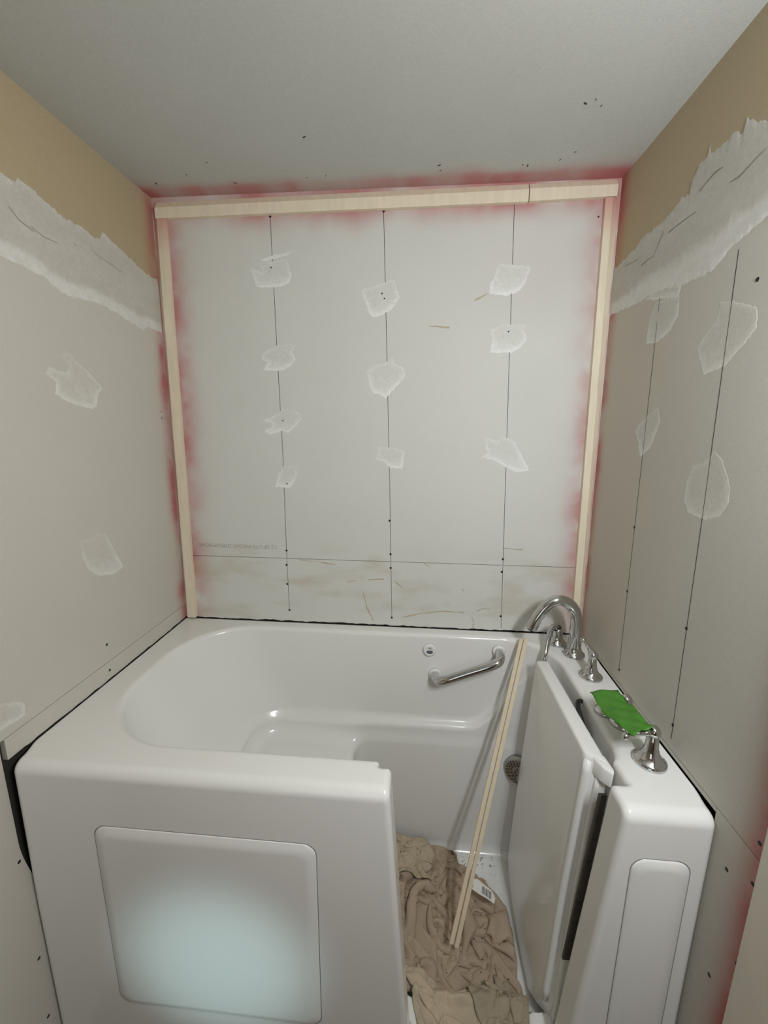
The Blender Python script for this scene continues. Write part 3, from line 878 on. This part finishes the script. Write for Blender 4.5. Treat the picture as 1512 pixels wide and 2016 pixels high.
# grab bar on the back wall of the basin
grab = tube('grab_bar', catmull([(1.000, -0.066, 0.800), (1.001, -0.100, 0.803), (1.012, -0.124, 0.808), (1.040, -0.132, 0.819), (1.12, -0.132, 0.853), (1.195, -0.132, 0.884), (1.220, -0.124, 0.896), (1.229, -0.100, 0.902), (1.230, -0.060, 0.904)], 10), 0.0160, M_chrome, tub, n=24)
tag(grab, 'curved chrome grab bar')
for p in ((1.000, -0.070, 0.800), (1.230, -0.066, 0.904)):
    lathe('flange', [(0.023, -0.004), (0.023, 0.003), (0.021, 0.006), (0.0155, 0.007)], p, M_white, grab, 24, axis=(0, -1, 0))
# round air button with an oval emblem
btn = lathe('air_button', [(0.024, -0.004), (0.024, 0.003), (0.022, 0.006), (0.014, 0.0075), (0.013, 0.0065), (0.001, 0.0065)], (0.977, -0.064, 0.894), M_white, tub, 32, axis=(0, -1, 0.08))
bm = bmesh.new()
n = 24
ov = [bm.verts.new((0.977 + 0.0125 * math.cos(2 * math.pi * i / n), -0.0722, 0.889 + 0.0068 * math.sin(2 * math.pi * i / n))) for i in range(n)]
bm.faces.new(ov)
bm_obj('oval_emblem', bm, M_grey, btn)
bm = bmesh.new()
bm.faces.new([bm.verts.new(p) for p in ((0.972, -0.0722, 0.9020), (0.984, -0.0722, 0.9030), (0.984, -0.0722, 0.9048), (0.972, -0.0722, 0.9038))])
bm_obj('button_mark', bm, M_grey, btn)
# suction cover behind the door
dcx = Vector((1.313, -0.150, 0.470)); dax = Vector((-0.50, -0.82, 0.06)).normalized()
cov = lathe('suction_cover', [(0.058, -0.012), (0.058, 0.001), (0.052, 0.006), (0.022, 0.009), (0.020, 0.007), (0.001, 0.008)], dcx, M_chromed, tub, 40, axis=dax)
tag(cov, 'round perforated steel suction cover')
qd = Vector((0, 0, 1)).rotation_difference(dax)
me_hole = bpy.data.meshes.new('hole')
me_hole.from_pydata([(0.0027 * math.cos(i * math.pi / 4), 0.0027 * math.sin(i * math.pi / 4), 0) for i in range(8)], [], [tuple(range(8))])
me_hole.materials.append(M_black)
for ring_r, cnt, hz in ((0.028, 14, 0.0086), (0.036, 18, 0.0077), (0.044, 22, 0.0070), (0.012, 6, 0.0080)):
    for i in range(cnt):
        a = 2 * math.pi * (i + 0.5 * (cnt % 4 == 2)) / cnt
        h = bpy.data.objects.new('hole', me_hole)
        COL.objects.link(h)
        h.parent = cov
        h.matrix_parent_inverse = parent_world(cov).inverted()
        h.location = dcx + qd @ Vector((ring_r * math.cos(a), ring_r * math.sin(a), hz + 0.0006))
        h.rotation_euler = qd.to_euler()
# black overflow lever on the faucet-side wall
lv = tube('overflow_lever', catmull([(1.402, -0.372, 0.935), (1.388, -0.385, 0.938), (1.381, -0.410, 0.932), (1.382, -0.440, 0.912), (1.388, -0.455, 0.895), (1.402, -0.460, 0.885)], 6), 0.0065, M_black, tub, n=10)
tag(lv, 'black curved lever')
ball('lever_stud', (1.390, -0.459, 0.890), 0.008, M_chrome, lv)

# ------------------------------------------------------------------ faucet set on the right deck
def bell_handle(name, c, label, lever_to, h=0.062, r=0.036):
    root = empty(name, (c[0], c[1], ZT))
    tag(root, label, 'faucet handle', 'chrome lever handles on the tub deck')
    lathe('escutcheon', [(r, 0.0), (r, 0.004), (r * 0.97, 0.008), (r * 0.86, 0.011), (r * 0.66, 0.017), (r * 0.50, 0.027), (r * 0.40, 0.040), (r * 0.34, h), (r * 0.30, h + 0.002), (r * 0.30, h + 0.004)], (c[0], c[1], ZT), M_chrome, root, 40)
    ball('knob', (c[0], c[1], ZT + h + 0.013), 0.0145, M_chrome, root)
    if lever_to:
        a = Vector((c[0], c[1], ZT + h + 0.014))
        b = Vector(lever_to)
        m_ = a.lerp(b, 0.55) + Vector((0, 0, 0.002))
        tube('lever', catmull([a, a.lerp(b, 0.3), m_, b], 4), [0.008] * 5 + [0.0065] * 4 + [0.005] * 4, M_chrome, root, n=14)
        ball('lever_tip', b, 0.0085, M_chrome, root)
    return root
bell_handle('faucet_handle', (1.467, -0.272), 'chrome bell-shaped lever handle beside the spout', (1.459, -0.212, 1.040), h=0.060, r=0.034)
bell_handle('faucet_handle', (1.466, -0.478), 'chrome lever handle half hidden behind the green tape', (1.412, -0.482, 1.006), h=0.056, r=0.034)
bell_handle('faucet_handle', (1.464, -0.602), 'chrome bell-shaped lever handle nearest the front of the deck', (1.400, -0.610, 1.019), h=0.066, r=0.0355)
# spout
sp = empty('tub_spout', (1.462, -0.145, ZT))
tag(sp, 'tall arched chrome tub spout on the right back deck corner', 'spout')
lathe('spout_base', [(0.036, 0.0), (0.036, 0.004), (0.034, 0.009), (0.028, 0.013), (0.024, 0.020), (0.021, 0.032), (0.019, 0.05)], (1.462, -0.145, ZT), M_chrome, sp, 40)
arc = [(1.462, -0.145, 0.955), (1.462, -0.145, 1.01), (1.461, -0.145, 1.06), (1.452, -0.145, 1.105), (1.430, -0.146, 1.135), (1.395, -0.147, 1.146), (1.362, -0.149, 1.128), (1.332, -0.152, 1.090), (1.311, -0.155, 1.042)]
ap = catmull(arc, 8)
tube('spout_arc', ap, [0.0215 - 0.0035 * min(1, i / 30) for i in range(len(ap))], M_chrome, sp, n=24)
lathe('aerator', [(0.0125, -0.002), (0.0125, 0.004)], (1.3105, -0.1551, 1.0405), M_black, sp, 20, axis=(0.35, 0.04, 1))
# hand shower holder and hose
hs = empty('hand_shower_holder', (1.430, -0.072, ZT))
tag(hs, 'chrome hand shower holder with ribbed hose in the back deck corner', 'shower holder')
lathe('holder_base', [(0.034, 0.0), (0.034, 0.004), (0.031, 0.009), (0.024, 0.015), (0.019, 0.028), (0.017, 0.048), (0.016, 0.060)], (1.430, -0.072, ZT), M_chrome, hs, 36)
lathe('holder_socket', [(0.013, -0.006), (0.0150, 0.0), (0.0150, 0.007), (0.012, 0.008), (0.001, 0.006)], (1.428, -0.072, ZT + 0.054), M_black, hs, 28, axis=(-0.35, -0.15, 1))
hp = catmull([(1.424, -0.074, 1.010), (1.410, -0.083, 1.018), (1.394, -0.100, 1.008), (1.378, -0.128, 0.980), (1.367, -0.150, 0.950), (1.361, -0.160, 0.920), (1.358, -0.163, 0.875)], 12)
tube('hose', hp, 0.0092, M_chrome, hs, n=14, ribs=0.07)
# low round control on the deck under the tape
ct = empty('deck_control', (1.437, -0.435, ZT))
tag(ct, 'low round chrome control on the deck under the tape', 'deck control')
lathe('control_base', [(0.026, 0.0), (0.026, 0.005), (0.024, 0.008)], (1.437, -0.435, ZT), M_chrome, ct, 32)
lathe('control_button', [(0.018, 0.008), (0.018, 0.013), (0.014, 0.015)], (1.437, -0.435, ZT), M_white, ct, 28)

# green tape bridging two levers
def tape():
    nu, nv = 26, 12
    c00, c10 = Vector((1.386, -0.452, 1.024)), Vector((1.450, -0.462, 1.034))
    c01, c11 = Vector((1.408, -0.624, 1.040)), Vector((1.453, -0.616, 1.052))
    vs = []
    for i in range(nu):
        u = i / (nu - 1)
        for j in range(nv):
            v = j / (nv - 1)
            p = (c00 * (1 - v) + c10 * v) * (1 - u) + (c01 * (1 - v) + c11 * v) * u
            sag = -0.010 * math.sin(math.pi * u) * (0.6 + 0.4 * math.cos(v * 3)) - 0.006 * max(0, 0.35 - v) / 0.35
            wr = 0.0030 * math.sin(11 * u + 5 * v) * math.sin(4 * v + 1) + 0.002 * math.sin(23 * u - 9 * v)
            ed = 0.004 * (vnoise(u * 9, v * 0, 1, 91) - 0.5) * (1 if v < 0.5 else -1)
            vs.append((p.x + float(ed) - (0.006 * math.sin(u * math.pi) if v < 0.4 else 0), p.y, p.z + sag + wr))
    fs = [(i * nv + j, (i + 1) * nv + j, (i + 1) * nv + j + 1, i * nv + j + 1) for i in range(nu - 1) for j in range(nv - 1)]
    o = obj('tape_strip', vs, fs, M_tape, None, smooth=True)
    md = o.modifiers.new('thickness', 'SOLIDIFY')
    md.thickness = 0.0008
    return o
tp = tape()
tag(tp, 'crumpled bright green masking tape stuck across the lever handles', 'tape')

# ------------------------------------------------------------------ towels, sticks and scraps in the footwell
def sim_cloth(nu, nv, sp, box0, z0, ang, floorfn, clampfn, seed, steps=130, self_r=0.8, crumple=0.05):
    """position-based cloth: a sheet wider than its place is dropped into it and buckles into folds"""
    rs = np.random.RandomState(seed)
    U, Vv = np.meshgrid(np.linspace(-0.5, 0.5, nu), np.linspace(-0.5, 0.5, nv), indexing='ij')
    x0, x1, y0, y1 = box0
    ca, sa = math.cos(ang), math.sin(ang)
    a, b = U * ca - Vv * sa, U * sa + Vv * ca
    m_ = max(np.abs(a).max(), np.abs(b).max()) * 2
    a, b = a / m_, b / m_
    wob = lambda s, k: 2 * (fbm(U, Vv, s, seed + k, 2) - 0.5)
    P = np.stack([(x0 + x1) / 2 + a * (x1 - x0) + crumple * wob(5, 1), (y0 + y1) / 2 + b * (y1 - y0) + crumple * wob(5, 2), z0 + 1.6 * crumple * wob(6, 3) + 0.5 * crumple * wob(14, 4)], -1).reshape(-1, 3)
    P += rs.normal(0, 0.0006, P.shape)
    Pp = P.copy()
    idx = np.arange(nu * nv).reshape(nu, nv)
    batches = []
    def add(A, B, rest, k):
        A, B = A.ravel(), B.ravel()
        batches.append((A, B, rest, k))
    for par in (0, 1):
        add(idx[par:-1:2, :], idx[par + 1::2, :][:idx[par:-1:2, :].shape[0]], sp, 1.0)
        add(idx[:, par:-1:2], idx[:, par + 1::2][:, :idx[:, par:-1:2].shape[1]], sp, 1.0)
        A = idx[par:-1:2, :-1]; B = idx[par + 1::2, 1:][:A.shape[0]]
        add(A, B, sp * 1.4142, 0.25)
        A = idx[par:-1:2, 1:]; B = idx[par + 1::2, :-1][:A.shape[0]]
        add(A, B, sp * 1.4142, 0.25)
    for par in (0, 1, 2, 3):
        for ax_ in (0, 1):
            if ax_ == 0:
                A = np.concatenate([idx[i:i + 1] for i in range(par, nu - 3, 4)] or [idx[:0]]); B = np.concatenate([idx[i + 3:i + 4] for i in range(par, nu - 3, 4)] or [idx[:0]])
            else:
                A = np.concatenate([idx[:, i:i + 1] for i in range(par, nv - 3, 4)] or [idx[:, :0]], 1); B = np.concatenate([idx[:, i + 3:i + 4] for i in range(par, nv - 3, 4)] or [idx[:, :0]], 1)
            if A.size: add(A, B, sp * 3, 0.10)
    R = sp * self_r
    ii, jj = np.divmod(np.arange(nu * nv), nv)
    for st in range(steps):
        Vel = (P - Pp) * 0.86
        Vel = np.clip(Vel, -0.006, 0.006)
        Pp = P.copy()
        P = P + Vel
        P[:, 2] -= 0.0011 if st > 25 else 0.0002
        for it in range(5):
            for A, B, rest, k in batches:
                d = P[B] - P[A]
                L = np.sqrt((d ** 2).sum(1)) + 1e-9
                if k < 0.2:
                    c = np.where(L < rest * 0.80, k * (L - rest * 0.80) / L, 0.0) * 0.5
                else:
                    c = k * (L - rest) / L * 0.5
                P[A] += d * c[:, None]
                P[B] -= d * c[:, None]
        if st % 2 == 0:
            C = np.floor((P - P.min(0)) / R).astype(np.int64) + 1
            key = (C[:, 0] * 4096 + C[:, 1]) * 4096 + C[:, 2]
            order = np.argsort(key, kind='stable')
            ks = key[order]
            acc = np.zeros_like(P); cnt = np.zeros(len(P))
            for dx in (-1, 0, 1):
                for dy in (-1, 0, 1):
                    for dz in (-1, 0, 1):
                        q = key + (dx * 4096 + dy) * 4096 + dz
                        lo = np.searchsorted(ks, q, 'left'); hi = np.searchsorted(ks, q, 'right')
                        mx = int((hi - lo).max())
                        for m in range(mx):
                            sel = np.nonzero(lo + m < hi)[0]
                            o = order[lo[sel] + m]
                            ok = (np.abs(ii[sel] - ii[o]) + np.abs(jj[sel] - jj[o])) > 2
                            sel, o = sel[ok], o[ok]
                            d = P[sel] - P[o]
                            L = np.sqrt((d ** 2).sum(1)) + 1e-9
                            w = L < R
                            sel, d, L = sel[w], d[w], L[w]
                            np.add.at(acc, sel, d * ((R - L) / L * 0.5)[:, None])
                            np.add.at(cnt, sel, 1)
            P += acc / np.maximum(cnt, 1)[:, None]
        clampfn(P)
        fz = floorfn(P[:, 0], P[:, 1])
        under = P[:, 2] < fz
        P[under, 2] = fz[under]
        Pp[under, :2] += (P[under, :2] - Pp[under, :2]) * 0.6
    return P, idx

class HeightMap:
    def __init__(self, base):
        self.base = base
        self.x0, self.y0, self.h = 0.65, -0.80, 0.006
        self.G = np.zeros((120, 140))
        X, Y = np.meshgrid(self.x0 + self.h * np.arange(120), self.y0 + self.h * np.arange(140), indexing='ij')
        self.G = base(X, Y)
    def __call__(self, x, y):
        i = np.clip(((x - self.x0) / self.h).astype(int), 0, 119)
        j = np.clip(((y - self.y0) / self.h).astype(int), 0, 139)
        return self.G[i, j]
    def add(self, P, off=0.004):
        for dx in (-1, 0, 1):
            for dy in (-1, 0, 1):
                i = np.clip(((P[:, 0] - self.x0) / self.h).astype(int) + dx, 0, 119)
                j = np.clip(((P[:, 1] - self.y0) / self.h).astype(int) + dy, 0, 139)
                np.maximum.at(self.G, (i, j), P[:, 2] + off)
def pan(x, y):
    """what the towels lie on: footwell floor and its coves, the doorway sill"""
    z = 0.092 + 0.065 * sstep(1.08, 0.80, x)
    z = np.where(y < -0.60, 0.152, z)
    return z + 0.03 * sstep(-0.595, -0.612, y) * (y > -0.612)
HM = HeightMap(pan)
def clamp_well(P):
    np.clip(P[:, 0], 0.765, None, out=P[:, 0])
    P[:, 0] = np.minimum(P[:, 0], 1.331 - 0.075 * (0.94 - P[:, 2]) - 0.012)
    np.clip(P[:, 1], None, -0.150, out=P[:, 1])
    lim = np.where((P[:, 0] > 0.935) & (P[:, 0] < 1.25), -0.725, -0.600)
    P[:, 1] = np.maximum(P[:, 1], lim)
def clamp_main(P):
    clamp_well(P)
    np.clip(P[:, 1], -0.600, None, out=P[:, 1])
    d = (P[:, 0] - 1.085) * 0.72 + (P[:, 1] + 0.150) * 0.69     # bare corner of the floor at the back right
    w = d > 0
    P[w, 0] -= d[w] * 0.72
    P[w, 1] -= d[w] * 0.69
def towel(label, nu, nv, sp, box0, z0, ang, colour, seed, clampfn, off=0.004, crumple=0.05, steps=130, dirty=0.28):
    P, idx = sim_cloth(nu, nv, sp, box0, z0, ang, HM, clampfn, seed, steps, crumple=crumple)
    HM.add(P, off)
    q = np.stack([idx[:-1, :-1], idx[1:, :-1], idx[1:, 1:], idx[:-1, 1:]], -1).reshape(-1, 4)
    ij = np.stack(np.divmod(np.arange(len(P)), nv), -1) * sp
    dirt = fbm(ij[:, 0], ij[:, 1], 11, seed + 95, 3)
    c = np.tile(np.array(colour), (len(P), 1)) * (1 - dirty / 2 + dirty * dirt[:, None])
    o = obj('crumpled_towel', P, q, M_towel, None, smooth=True, tint=c)
    md = o.modifiers.new('smooth', 'SUBSURF')
    md.levels = md.render_levels = 2
    md = o.modifiers.new('thickness', 'SOLIDIFY')
    md.thickness = 0.003
    md.offset = 0
    tag(o, label, 'towel')
    return o
BROWN = srgb(176, 157, 136)
PALE = srgb(188, 173, 149)
GREY = srgb(160, 148, 127)
towel('large crumpled brown towel covering the tub floor', 74, 66, 0.0158, (0.75, 1.27, -0.61, -0.15), 0.25, 0.0, BROWN, 5, clamp_main, crumple=0.05, steps=120)
towel('pale beige towel bunched at the back below the seat', 30, 34, 0.0115, (0.77, 0.97, -0.30, -0.16), 0.30, 0.2, PALE, 23, clamp_well)
towel('pale brown towel end lying in the doorway', 30, 26, 0.0115, (0.96, 1.14, -0.72, -0.585), 0.30, 0.1, PALE, 37, clamp_well)
towel('grey-brown rag tucked under the open door', 28, 28, 0.0105, (1.13, 1.25, -0.70, -0.54), 0.30, 0.4, GREY, 51, clamp_well)
def zmap(x, y):
    return float(HM(np.array([x]), np.array([y]))[0]) - 0.003

# two thin wooden strips leaning from the footwell to the back corner of the rim
def stick(a, b, w, t, label):
    a, b = Vector(a), Vector(b)
    d = (b - a).normalized()
    sx = d.cross(Vector((0, 1, 0))).normalized()
    sy = d.cross(sx).normalized()
    bm = bmesh.new()
    prof = [(-w / 2, -t / 2), (w / 2, -t / 2)] + [(w / 2 * math.cos(k) , -t / 2 + t * math.sin(k)) for k in (0.35, 0.75, 1.2, 1.57, 1.94, 2.4, 2.8)]
    r0 = [bm.verts.new(a + sx * p + sy * -q) for p, q in prof]
    r1 = [bm.verts.new(b + sx * p + sy * -q) for p, q in prof]
    n = len(prof)
    for i in range(n): bm.faces.new((r0[i], r0[(i + 1) % n], r1[(i + 1) % n], r1[i]))
    bm.faces.new(r0[::-1]); bm.faces.new(r1)
    o = bm_obj('wood_strip', bm, M_stick)
    tag(o, label, 'wood strip', 'loose wooden strips leaning in the tub')
    return o
stick((1.050, -0.486, 0.165), (1.3005, -0.083, 0.966), 0.0125, 0.013, 'left of two thin pale wood strips leaning in the tub')
stick((1.066, -0.484, 0.150), (1.3170, -0.082, 0.968), 0.0130, 0.013, 'right of two thin pale wood strips leaning in the tub')

# torn paper label with a barcode
lab = [(-0.040, 0.018), (-0.030, 0.004), (-0.036, -0.006), (-0.014, -0.016), (0.012, -0.024), (0.034, -0.034), (0.040, -0.020), (0.032, -0.002), (0.010, 0.010), (-0.014, 0.024)]
LX, LY = 1.168, -0.332
def lz(x, y): return 0.172 + 0.25 * (y - LY) - 0.1 * (x - LX)
bm = bmesh.new()
tp_ = [bm.verts.new((LX + a, LY + b, lz(LX + a, LY + b))) for a, b in lab]
bt_ = [bm.verts.new((LX + a, LY + b, lz(LX + a, LY + b) - 0.0012)) for a, b in lab]
bm.faces.new(tp_[::-1]); bm.faces.new(bt_)
for i in range(len(lab)): bm.faces.new((tp_[i], tp_[(i + 1) % len(lab)], bt_[(i + 1) % len(lab)], bt_[i]))
lb = bm_obj('paper_scrap', bm, M_paperlabel)
tag(lb, 'torn white paper label with a barcode lying on the towel', 'paper scrap')
bm = bmesh.new()
x = 0.000
for k in range(9):
    w = (0.0012, 0.0024, 0.0016)[k % 3]
    p = [(x, 0.006 - 0.4 * x), (x + w, 0.006 - 0.4 * x), (x + w - 0.004, -0.014 - 0.4 * x), (x - 0.004, -0.014 - 0.4 * x)]
    bm.faces.new([bm.verts.new((LX + a, LY + b, lz(LX + a, LY + b) + 0.0006)) for a, b in p])
    x += w + 0.0017
bm_obj('barcode', bm, M_ink, lb)

# crumbs of plaster and grit scattered over the towel
cv, cf, ct_ = [], [], []
rs = random.Random(4)
for k in range(150):
    x, y = rs.uniform(0.88, 1.25), rs.uniform(-0.56, -0.2)
    s = rs.uniform(0.0010, 0.0026)
    z = zmap(x, y) + s * 0.4
    if rs.random() < 0.25:
        x, y, z = rs.uniform(1.12, 1.24), rs.uniform(-0.20, -0.15), 0.092
    col = srgb(215, 210, 200) if rs.random() < 0.35 else srgb(50, 42, 36)
    i0 = len(cv)
    cv += [(x + s, y, z), (x, y + s * 0.8, z), (x - s * 0.9, y, z), (x, y - s, z), (x, y, z + s), (x, y, z - s)]
    cf += [(i0, i0 + 1, i0 + 4), (i0 + 1, i0 + 2, i0 + 4), (i0 + 2, i0 + 3, i0 + 4), (i0 + 3, i0, i0 + 4), (i0 + 1, i0, i0 + 5), (i0 + 2, i0 + 1, i0 + 5), (i0 + 3, i0 + 2, i0 + 5), (i0, i0 + 3, i0 + 5)]
    ct_ += [col] * 6
o = obj('debris_crumbs', cv, cf, M_crumb, None, tint=np.array(ct_))
tag(o, 'scattered plaster crumbs and dark grit on the towel', 'debris', kind='stuff')
